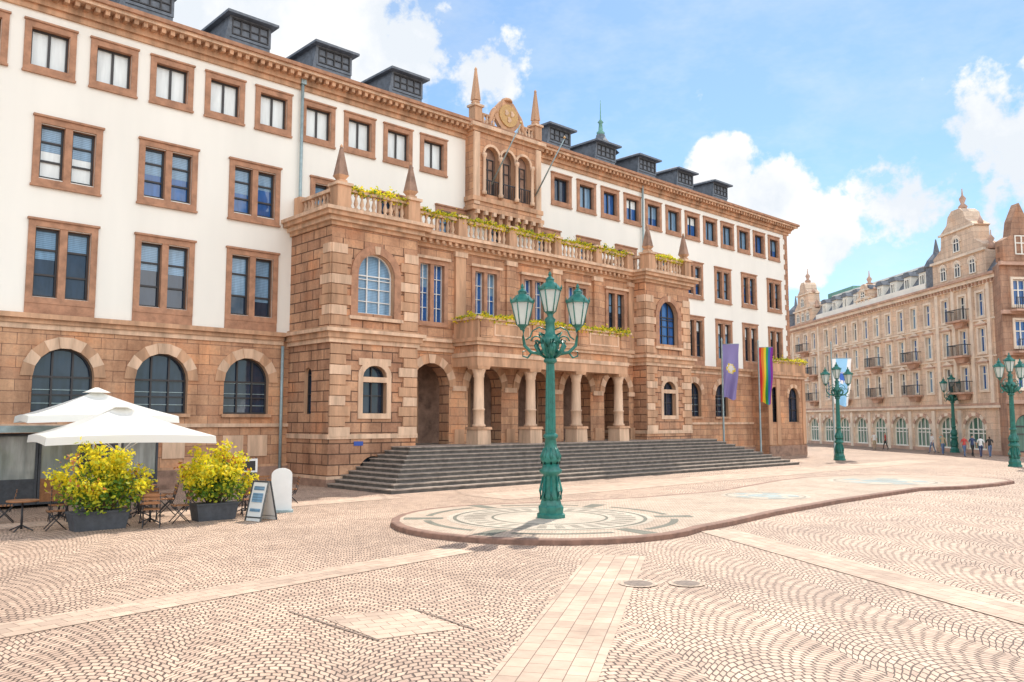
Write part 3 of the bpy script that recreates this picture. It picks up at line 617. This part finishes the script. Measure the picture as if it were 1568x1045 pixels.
# ================================================================ STREET LAMP
M['lampg']=plain("lamp_green_paint",(.022,.165,.13),.38,.4,6,.25)
M['milk']=leafmat("lantern_milk_glass",(.80,.84,.80),.5)
def lampmesh():
    B=Bd("lamp_post"); g='lampg'
    B.lathe(0,0,[(.40,0),(.40,.10),(.34,.14),(.36,.3),(.31,.36),(.27,.5)],g,8,False,PI/8)
    B.lathe(0,0,[(.27,.5),(.25,.62),(.20,1.15),(.22,1.2),(.30,1.25),(.31,1.32),(.24,1.38),(.22,1.5)],g,16)
    B.lathe(0,0,[(.22,1.5),(.27,1.6),(.24,1.75),(.17,1.95),(.15,2.2),(.2,2.24),(.2,2.3),(.145,2.36)],g,16)
    for k in range(8):
        a=2*PI*k/8;B.tube([(.26*math.cos(a),.26*math.sin(a),.5),(.29*math.cos(a),.29*math.sin(a),.75),(.21*math.cos(a),.21*math.sin(a),1.15)],[.045,.04,.02],g,6)
        B.tube([(.17*math.cos(a),.17*math.sin(a),1.95),(.25*math.cos(a),.25*math.sin(a),1.7),(.24*math.cos(a),.24*math.sin(a),1.5)],[.02,.05,.03],g,6)
    seg=24;prof=[(.145,2.36),(.14,3.0),(.125,3.9),(.115,4.35)];pts=[];
    for r,z in prof:
        for i in range(seg): a=2*PI*i/seg;q=r*(1 if i%2 else .82);pts.append((q*math.cos(a),q*math.sin(a),z))
    B.raw(pts,[(j*seg+i,j*seg+(i+1)%seg,(j+1)*seg+(i+1)%seg,(j+1)*seg+i) for j in range(3) for i in range(seg)],g)
    B.lathe(0,0,[(.115,4.33),(.18,4.38),(.18,4.45),(.12,4.5),(.16,4.7),(.25,4.85),(.29,5.0),(.22,5.12),(.14,5.2),(.12,5.5),(.16,5.6),(.07,5.7),(.1,5.78)],g,16)
    for k in range(8):
        a=2*PI*k/8+.2;c,s=math.cos(a),math.sin(a)
        B.tube([(.14*c,.14*s,4.5),(.30*c,.30*s,4.62),(.42*c,.42*s,4.85),(.36*c,.36*s,5.0),(.27*c,.27*s,4.92)],[.03,.045,.05,.04,.02],g,6)
    def lantern(x,y,z,sc_=1):
        def f(r,h): return (r*sc_,z+h*sc_)
        B.fr((x,y,0),(1,0,0),(0,1,0))
        B.lathe(0,0,[f(.05,-.12),f(.08,-.05),f(.13,0),f(.15,.03)],g,6,False)
        B.lathe(0,0,[f(.14,.03),f(.27,.62)],'milk',6,False)
        for i in range(6):
            a=2*PI*i/6;B.tube([(x+.145*sc_*math.cos(a),y+.145*sc_*math.sin(a),z+.02*sc_),(x+.28*sc_*math.cos(a),y+.28*sc_*math.sin(a),z+.63*sc_)],.017,g,5)
        B.lathe(0,0,[f(.31,.62),f(.31,.67),f(.25,.74),f(.16,.84),f(.11,.86),f(.11,.92),f(.13,.93),f(.06,1.0),f(.03,1.03),f(.05,1.07),f(.01,1.16)],g,6,False)
        for i in range(6): a=2*PI*i/6;B.lathe(.3*sc_*math.cos(a),.3*sc_*math.sin(a),[(.03,z+.66*sc_),(.01,z+.78*sc_)],g,5)
        B.fr()
    lantern(0,0,5.8,1.04)
    for sgn in (-1,1):
        B.tube([(sgn*x,0,z) for x,z in ((.1,4.75),(.3,4.62),(.52,4.66),(.70,4.85),(.74,5.1),(.73,5.3))],[.06,.055,.05,.045,.035,.04],g,8)
        B.tube([(sgn*(.36+.17*math.cos(t)*(1-t/9)),0,4.98+.17*math.sin(t)*(1-t/9)) for t in [i*.6 for i in range(13)]],.022,g,6)
        B.tube([(sgn*x,0,z) for x,z in ((.1,5.3),(.3,5.38),(.48,5.28),(.55,5.1),(.66,5.02))],.022,g,6)
        B.tube([(sgn*x,0,z) for x,z in ((.5,4.66),(.62,4.5),(.75,4.55),(.75,4.68),(.66,4.7))],[.03,.03,.025,.02,.015],g,6)
        lantern(sgn*.76,0,5.42,1.06)
        for y in (-1,1): B.tube([(sgn*.15,y*.05,5.15),(sgn*.3,y*.25,5.2),(sgn*.2,y*.35,5.0),(sgn*.08,y*.2,4.8)],.022,g,6)
    for y in (-1,1):
        B.tube([(0,y*x,z) for x,z in ((.1,4.75),(.3,4.6),(.5,4.75),(.42,4.98),(.3,4.9))],[.05,.05,.04,.03,.02],g,8)
    return B
LB=lampmesh();lo=LB.done((16.4,15.85,.13));lo.rotation_euler=(0,0,math.radians(-43));lo.name="street_lamp";lme=lo.data;lo.scale=(1,1,.955)
for i,(x,y,a) in enumerate(((56.0,15.9,-30),(56.4,26.8,-50),(77.0,26.4,-35))):
    o=bpy.data.objects.new("street_lamp",lme);sc.collection.objects.link(o);o.location=(x,y,0);o.rotation_euler=(0,0,math.radians(a));o.scale=(1,1,.97)
# ================================================================ FLAGS
def flatmat(n,c): return plain(n,c,.8,.1,3,.05)
cols={'purple':(.30,.26,.55),'white':(.8,.8,.8),'yellow':(.85,.65,.03),'red':(.7,.03,.03),'orange':(.85,.25,.02),'green':(.03,.38,.10),'blue':(.05,.14,.55),'violet':(.28,.03,.35),'sky':(.30,.58,.85)}
for k,v in cols.items(): M['fl_'+k]=leafmat("flag_"+k,v,.35)
def flag(x,y,zt,hh,wd,stripes,ang,emb=None,pole=8.3):
    E=empty("flag_on_pole",(x,y,0))
    B=Bd("pole",E);B.lathe(0,0,[(.09,0),(.07,.3),(.05,pole-.1),(.07,pole),(.02,pole+.15)],'zinc',8);B.tube([(0,0,zt),(wd*math.cos(ang)+.05,wd*math.sin(ang),zt+.02)],.025,'zinc');B.done()
    B=Bd("cloth",E);sub=4 if emb else 2;nu,nv=len(stripes)*sub,28;pts=[]
    for j in range(nv+1):
        for i in range(nu+1):
            t=i/nu;d=j/nv;xx=.06+wd*t*(1-.22*d);wv=.16*math.sin(t*9+d*5)*d+.07*math.sin(d*9)
            pts.append((xx*math.cos(ang)-wv*math.sin(ang),xx*math.sin(ang)+wv*math.cos(ang),zt-hh*d+.08*math.sin(t*7)*d-.15*t*d))
    B.v+=[Vector(q) for q in pts]
    for j in range(nv):
        for i in range(nu):
            B.f.append([j*(nu+1)+i,j*(nu+1)+i+1,(j+1)*(nu+1)+i+1,(j+1)*(nu+1)+i]);mt=stripes[i//sub]
            if emb:
                dx=(i+.5)/nu-.5;dy=((j+.5)/nv-emb[0])*hh/wd;r=math.hypot(dx,dy)
                if r<.3: mt=emb[1]
                if r<.17 or (.2<r<.26 and (i+j)%2): mt=emb[2]
            B.mi.append(B.m('fl_'+mt));B.sm.append(True)
    B.done()
fa=math.radians(-43)
flag(50.2,32.0,8.0,3.7,1.15,['purple']*4,fa,(.45,'yellow','white'))
flag(53.3,31.0,7.9,3.9,1.0,['red','orange','yellow','green','blue','violet'],fa)
flag(58.2,28.0,7.2,3.3,1.4,['white','sky','sky','sky','white'],fa,(.4,'white','blue'))
# ================================================================ CAFE
M['canvas']=leafmat("parasol_canvas",(.85,.84,.79),.3);M['teak']=plain("chair_wood",(.30,.13,.05),.6,.3,10,.1);M['planter']=plain("planter_slate",(.06,.065,.075),.7,.3,6,.2)
M['signw']=plain("sign_white",(.78,.78,.76),.6,.05,3,0);M['menu']=plain("menu_board",(.03,.03,.03),.6,.3,9,0);M['bark']=plain("stem_bark",(.12,.08,.05),.9,.3,9,.2)
def parasol(x,y,ze,za,h,rot):
    B=Bd("cafe_parasol")
    cs=[(h*a,h*b) for a,b in((-1,-1),(1,-1),(1,1),(-1,1))];pts=[];K=8
    for s in range(4):
        a,b=Vector(cs[s]),Vector(cs[(s+1)%4])
        for i in range(K+1):
            for j in range(K+1):
                e_=a.lerp(b,i/K);t=j/K;q=e_*t;z=za-(za-ze)*t+ -.16*math.sin(PI*t)*math.sin(PI*i/K) - .05*math.sin(PI*t)
                pts.append((q.x,q.y,z+(.05*math.sin(PI*i/K)*t)))
    fs=[]
    for s in range(4):
        o=s*(K+1)**2
        for i in range(K):
            for j in range(K): fs.append((o+i*(K+1)+j,o+(i+1)*(K+1)+j,o+(i+1)*(K+1)+j+1,o+i*(K+1)+j+1))
    B.raw(pts,fs,'canvas',True)
    for s in range(4):
        a,b=Vector(cs[s]),Vector(cs[(s+1)%4])
        for i in range(K):
            p=a.lerp(b,i/K);q=a.lerp(b,(i+1)/K);z0=ze+.05*math.sin(PI*i/K);z1=ze+.05*math.sin(PI*(i+1)/K)
            B.raw([(p.x,p.y,z0),(q.x,q.y,z1),(q.x*1.01,q.y*1.01,z1-.2),(p.x*1.01,p.y*1.01,z0-.2)],[(0,1,2,3)],'canvas')
        B.tube([(0,0,za-.45),(a.x*.97,a.y*.97,ze-.03)],.02,'signw');B.tube([(0,0,ze-.5),(a.x*.5,a.y*.5,(ze+za)/2-.1)],.015,'signw')
        m_=(a+b)/2;B.tube([(0,0,za-.45),(m_.x*.97,m_.y*.97,ze)],.018,'signw')
    B.frustum(0,0,za-.06,za+.1,.35,.04,'canvas');B.lathe(0,0,[(.04,.1),(.04,za-.1)],'signw',8);B.lathe(0,0,[(.4,0),(.4,.08),(.07,.12),(.06,.5)],'planter',12)
    o=B.done((x,y,0),False);o.rotation_euler=(0,0,rot)
parasol(8.2,24.7,2.3,3.15,2.05,math.radians(-8));parasol(8.5,27.9,2.85,3.65,2.0,math.radians(-8))
def bush(x,y,wd,hh):
    E=empty("potted_shrub",(x,y,0))
    B=Bd("planter",E);B.frustum(0,0,0,.42,wd*.22,wd*.25,'planter',.24,.27);B.frustum(0,0,.42,.47,wd*.26,wd*.26,'planter',.29,.29);B.done()
    B=Bd("stems",E);tips=[]
    for k in range(34):
        a=random.uniform(0,2*PI);r=random.uniform(.1,1)**.6;tx,ty=math.cos(a)*r*wd*.48,math.sin(a)*r*wd*.3;tz=.5+hh*(.98-.5*r*r)*random.uniform(.66,1.14)
        B.tube([(tx*.2,ty*.2,.42),(tx*.55,ty*.55,.42+(tz-.42)*.6),(tx,ty,tz)],[.02,.012,.005],'bark',5);tips.append(Vector((tx,ty,tz)))
    B.done()
    B=Bd("foliage",E)
    for t in tips:
        base=Vector((t.x*.3,t.y*.3,.5));lg=random.random()
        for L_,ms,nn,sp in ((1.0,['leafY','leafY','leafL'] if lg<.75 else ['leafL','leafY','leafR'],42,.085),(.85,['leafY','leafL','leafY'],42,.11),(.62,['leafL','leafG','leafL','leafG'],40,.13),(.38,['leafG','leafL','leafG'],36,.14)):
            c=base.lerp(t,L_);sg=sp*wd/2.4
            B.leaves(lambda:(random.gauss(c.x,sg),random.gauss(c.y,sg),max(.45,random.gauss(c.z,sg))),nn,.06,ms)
    B.done(norm=False)
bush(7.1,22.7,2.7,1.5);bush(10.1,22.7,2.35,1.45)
def chair(x,y,rot):
    B=Bd("folding_chair")
    for s in (-.2,.2):
        B.tube([(s,-.22,0),(s,.2,.46)],.014,'iron');B.tube([(s,.24,0),(s,-.18,.45),],.014,'iron');B.tube([(s,.12,.3),(s,.2,.46),(s,.28,.88)],.014,'iron')
    for k in range(5): B.box(-.21,.21,.19-.085*k-.06,.19-.085*k,.45,.47,'teak')
    for z in (.6,.7,.8): 
        y_=.2+(z-.46)*.19; B.box(-.22,.22,-y_-.015,-y_+.005,z,z+.07,'teak')
    o=B.done((x,y,0));o.rotation_euler=(0,0,rot)
def table(x,y):
    B=Bd("cafe_table");B.lathe(0,0,[(.36,.72),(.37,.74),(.36,.76)],'teak',20,False);B.lathe(0,0,[(.03,.05),(.025,.72)],'iron',8)
    for k in range(4): a=PI/4+PI*k/2;B.tube([(0,0,.15),(.3*math.cos(a),.3*math.sin(a),.02)],.018,'iron')
    B.done((x,y,0))
for x,y in ((5.6,23.6),(8.45,22.9),(8.9,25.0),(11.5,23.7),(7.0,25.7),(9.6,26.6),(5.0,26.0),(11.6,25.9),(13.2,25.6)):
    table(x,y)
    for a in (0,PI/2,PI,-PI/2):
        if random.random()<.85: chair(x+.72*math.sin(a+.3),y-.72*-math.cos(a+.3),-(a+.3)+random.uniform(-.2,.2))
B=Bd("sandwich_board")
for s in (1,-1):
    B.raw([(-.3,s*.28,0),(.3,s*.28,0),(.3,s*.03,1.05),(-.3,s*.03,1.05)],[(0,1,2,3)],'signw');
    for x in (-.3,.3): B.tube([(x,s*.29,0),(x,s*.03,1.07)],.024,'menu')
    B.tube([(-.3,s*.04,1.05),(.3,s*.04,1.05)],.022,'menu')
    B.tube([(-.3,s*.27,.1),(.3,s*.27,.1)],.018,'menu')
    for z,hh in ((.82,.1),(.5,.24),(.25,.08)):
        f=lambda zz:s*(.285-.238*zz)+s*.012
        B.raw([(-.2,f(z),z),(.2,f(z),z),(.2,f(z+hh),z+hh),(-.2,f(z+hh),z+hh)],[(0,1,2,3)],'gblind')
o=B.done((11.0,21.7,0),False);o.rotation_euler=(0,0,math.radians(-75))
B=Bd("pavement_sign");pr=[(-.3,.05),(.3,.05),(.3,1.1)]+[(.3*math.cos(t),1.1+.2*math.sin(t)) for t in [PI*i/10 for i in range(1,10)]]+[(-.3,1.1)]
B.prism(pr,-.05,.05,'signw');B.box(-.35,.35,-.2,.2,0,.06,'zinc');o=B.done((12.4,23.2,0));o.rotation_euler=(0,0,math.radians(-30))
B=Bd("menu_stand");B.box(-.45,.45,-.03,.03,1.0,1.45,'signw');B.box(-.38,.38,.03,.035,1.06,1.38,'menu')
for x in (-.4,.4): B.tube([(x,0,0),(x,0,1.5)],.02,'iron')
o=B.done((12.8,26.6,0));o.rotation_euler=(0,0,math.radians(-20))
M['gclear']=glass("windbreak_glass",(.35,.38,.36),.7,.05)
B=Bd("cafe_kiosk",None,(1.2,29.6,0));
B.box(0,9.9,-2.4,-2.3,0,2.3,'planter')
for k in range(8):
    a=k*1.24; B.frame(a,a+1.22,.1,2.3,.07,-.05,.03,'planter');B.poly([(a+.06,-.01,.9),(a+1.16,-.01,.9),(a+1.16,-.01,2.23),(a+.06,-.01,2.23)],'gclear' if k%3 else 'gdark');B.box(a+.06,a+1.16,-.03,.01,.16,.9,'signw' if k in (3,6) else ('teak' if k==5 else 'planter'))
B.box(-.2,10.1,-2.6,.4,2.35,2.55,'zinc');B.box(0,.1,-2.3,0,0,2.3,'planter');B.box(9.8,9.9,-2.3,-.06,0,2.3,'planter');B.done()
B=Bd("litter_bin");B.lathe(0,0,[(.2,0),(.22,.1),(.22,.85),(.24,.9),(.18,1.0)],'planter',12);B.done((15.5,31.6,0))
# ================================================================ PEOPLE
def person(x,y,rot,top,bot,hair,h=1.72,stride=.25,seed=0):
    k=h/1.72
    V=[(0,0,.95),(0,0,1.12),(0,0,1.35),(0,0,1.47),(0,.01,1.56),(0,.02,1.66)];R=[.13,.12,.14,.055,.085,.075];E=[(0,1),(1,2),(2,3),(3,4),(4,5)]
    for s in (-1,1):
        b=len(V);st=stride*s
        V+=[(.09*s,0,.88),(.09*s,st*.55+.03,.48),(.09*s,st-.02,.09),(.09*s,st+.13,.04)];R+=[.085,.055,.038,.035];E+=[(0,b),(b,b+1),(b+1,b+2),(b+2,b+3)]
        b=len(V);V+=[(.19*s,0,1.38),(.24*s,-st*.3,1.12),(.25*s,-st*.6+.05,.86),(.25*s,-st*.65+.07,.79)];R+=[.055,.042,.028,.03];E+=[(2,b),(b,b+1),(b+1,b+2),(b+2,b+3)]
        for q in range(4):
            f=len(V);V+=[(.25*s,-st*.65+.04+q*.02,.73),(.245*s,-st*.65+.045+q*.02,.69+abs(q-1.5)*.008)];R+=[.009,.008];E+=[(b+3,f),(f,f+1)]
        f=len(V);V+=[(.23*s,-st*.65+.12,.76)];R+=[.009];E+=[(b+2,f)]
    me=bpy.data.meshes.new("sk");me.from_pydata([(a*k,b*k,c*k) for a,b,c in V],E,[]);ob=bpy.data.objects.new("sk",me);sc.collection.objects.link(ob)
    ob.modifiers.new("s",'SKIN');ob.modifiers.new("d",'SUBSURF').levels=1
    for i,sv in enumerate(me.skin_vertices[0].data): sv.radius=(R[i]*k,R[i]*k*(.75 if i<3 else 1));sv.use_root=(i==0)
    dg=bpy.context.evaluated_depsgraph_get();m2=bpy.data.meshes.new_from_object(ob.evaluated_get(dg));bpy.data.objects.remove(ob)
    mats=[M['skin'],top,bot,hair,M['shoe']]
    m2.materials.clear()
    for m_ in mats: m2.materials.append(m_)
    for p_ in m2.polygons:
        c=p_.center/k;p_.use_smooth=True
        if c.z>1.6 or (c.z>1.5 and c.y<-.0): i=3 if (c.y<.05 or c.z>1.7) else 0
        elif c.z>1.47: i=0
        elif abs(c.x)>.17 and c.z<1.15: i=0
        elif c.z>.93: i=1
        elif c.z>.09: i=2
        else: i=4
        p_.material_index=i
    o=bpy.data.objects.new("pedestrian",m2);sc.collection.objects.link(o);o.location=(x,y,0);o.rotation_euler=(0,0,rot)
M['skin']=flatmat("skin",(.50,.30,.21));M['shoe']=flatmat("shoes",(.05,.04,.04))
cm={k:flatmat("cloth_"+k,v) for k,v in dict(red=(.5,.06,.05),white=(.7,.7,.68),navy=(.04,.06,.14),jeans=(.10,.16,.28),black=(.03,.03,.03),tan=(.42,.32,.2),brown=(.08,.04,.02),blond=(.4,.28,.12),teal=(.1,.35,.35)).items()}
for i,(x,y,a,t,b_,h_) in enumerate(((74.5,27.3,1,'white','jeans','brown'),(74.9,26.7,1,'teal','tan','blond'),(69.0,22.4,2.5,'navy','black','brown'),(68.5,22.8,2.4,'red','jeans','brown'),(68.3,21.6,-1,'white','navy','black'),(69.0,21.2,-1,'black','jeans','brown'),(80,33.5,.5,'red','black','blond'),(79.2,34.2,2,'white','tan','brown'),(71.5,25.4,2.2,'tan','jeans','brown'))):
    person(x,y,a,cm[t],cm[b_],cm[h_],1.6+.15*random.random(),.22,i)
# ================================================================ SKY, SUN, CAMERA
sun_az=math.atan2(.45,.893);el=math.radians(52)
to=Vector((math.cos(el)*math.cos(sun_az),math.cos(el)*math.sin(sun_az),math.sin(el)))
sd=bpy.data.lights.new("sun",'SUN');sd.energy=4.8;sd.angle=math.radians(.5);sd.color=(1,.92,.80)
so=bpy.data.objects.new("sun",sd);sc.collection.objects.link(so);so.rotation_euler=to.to_track_quat('Z','Y').to_euler();so.location=(40,10,60)
w=bpy.data.worlds.new("World");sc.world=w;w.use_nodes=True;nt=w.node_tree;nt.nodes.clear()
sky=N(nt,"ShaderNodeTexSky",sky_type='NISHITA');sky.sun_disc=False;sky.sun_elevation=el;sky.sun_rotation=PI/2-sun_az;sky.dust_density=.4;sky.ozone_density=3.0;sky.air_density=1.1
bg=N(nt,"ShaderNodeBackground");bg.inputs[1].default_value=.15;nt.links.new(mix(nt,1.0,sky.outputs[0],(.86,.98,1.0,1),'MULTIPLY'),bg.inputs[0])
tc=N(nt,"ShaderNodeTexCoord");vec=tc.outputs['Generated']
blobs=[((.30,.85,.42),.16),((.40,.80,.43),.14),((.47,.77,.42),.12),((.53,.74,.42),.07),((.61,.69,.395),.045),((.90,.33,.245),.06),((.918,.285,.27),.075),((.935,.25,.25),.085),((.96,.2,.24),.09),((.81,.51,.275),.035),((.84,.47,.24),.045),((.87,.43,.20),.045),((.2,-.7,.5),.5),((-.7,.3,.5),.4),((-.5,-.6,.4),.4),((.65,-.6,.45),.35)]  # large trailing clouds lie out of view, added to light the shaded facade
acc=None
for c,r in blobs:
    d=N(nt,"ShaderNodeVectorMath",operation='DISTANCE');nt.links.new(vec,d.inputs[0]);d.inputs[1].default_value=c
    k=math_(nt,'SUBTRACT',1.0,math_(nt,'DIVIDE',d.outputs['Value'],r*1.6),clamp=True)
    acc=k if acc is None else math_(nt,'MAXIMUM',acc,k)
n1=noise(nt,vec,8,8,.6)
dens=math_(nt,'ADD',math_(nt,'MULTIPLY',math_(nt,'POWER',acc,.6),1.0),math_(nt,'MULTIPLY',math_(nt,'SUBTRACT',n1,.5),2.6))
mr=N(nt,"ShaderNodeMapRange");mr.interpolation_type='SMOOTHSTEP';nt.links.new(dens,mr.inputs[0]);mr.inputs[1].default_value=.46;mr.inputs[2].default_value=.68
hz=N(nt,"ShaderNodeMapRange");nt.links.new(noise(nt,scaled(nt,vec,(1,1,2.2)),3.0,6,.7),hz.inputs[0]);hz.inputs[1].default_value=.44;hz.inputs[2].default_value=.78;hz.inputs[4].default_value=.45
cmk=math_(nt,'MAXIMUM',mr.outputs[0],hz.outputs[0])
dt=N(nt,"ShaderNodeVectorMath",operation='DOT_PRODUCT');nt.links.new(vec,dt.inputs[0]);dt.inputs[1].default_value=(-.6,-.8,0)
cs_=N(nt,"ShaderNodeMapRange");nt.links.new(dt.outputs['Value'],cs_.inputs[0]);cs_.inputs[1].default_value=-.3;cs_.inputs[2].default_value=.4;cs_.inputs[3].default_value=1.08;cs_.inputs[4].default_value=2.7  # clouds behind the camera are boosted, added fill light for the facade
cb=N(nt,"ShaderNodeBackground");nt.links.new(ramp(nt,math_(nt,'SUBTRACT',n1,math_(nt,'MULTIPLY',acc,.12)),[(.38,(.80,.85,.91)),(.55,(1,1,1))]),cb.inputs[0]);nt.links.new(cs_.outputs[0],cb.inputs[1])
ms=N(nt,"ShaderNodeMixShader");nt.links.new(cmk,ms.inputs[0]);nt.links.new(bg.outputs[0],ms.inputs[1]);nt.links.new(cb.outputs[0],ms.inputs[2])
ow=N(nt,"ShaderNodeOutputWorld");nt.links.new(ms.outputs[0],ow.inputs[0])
cd=bpy.data.cameras.new("camera");co=bpy.data.objects.new("camera",cd);sc.collection.objects.link(co);sc.camera=co
cd.sensor_width=36;cd.lens=1280/1568*36;cd.clip_end=2000;cd.clip_start=.1
co.location=(0,0,2.72);co.rotation_euler=(math.radians(95.44),0,math.radians(46.65-90))
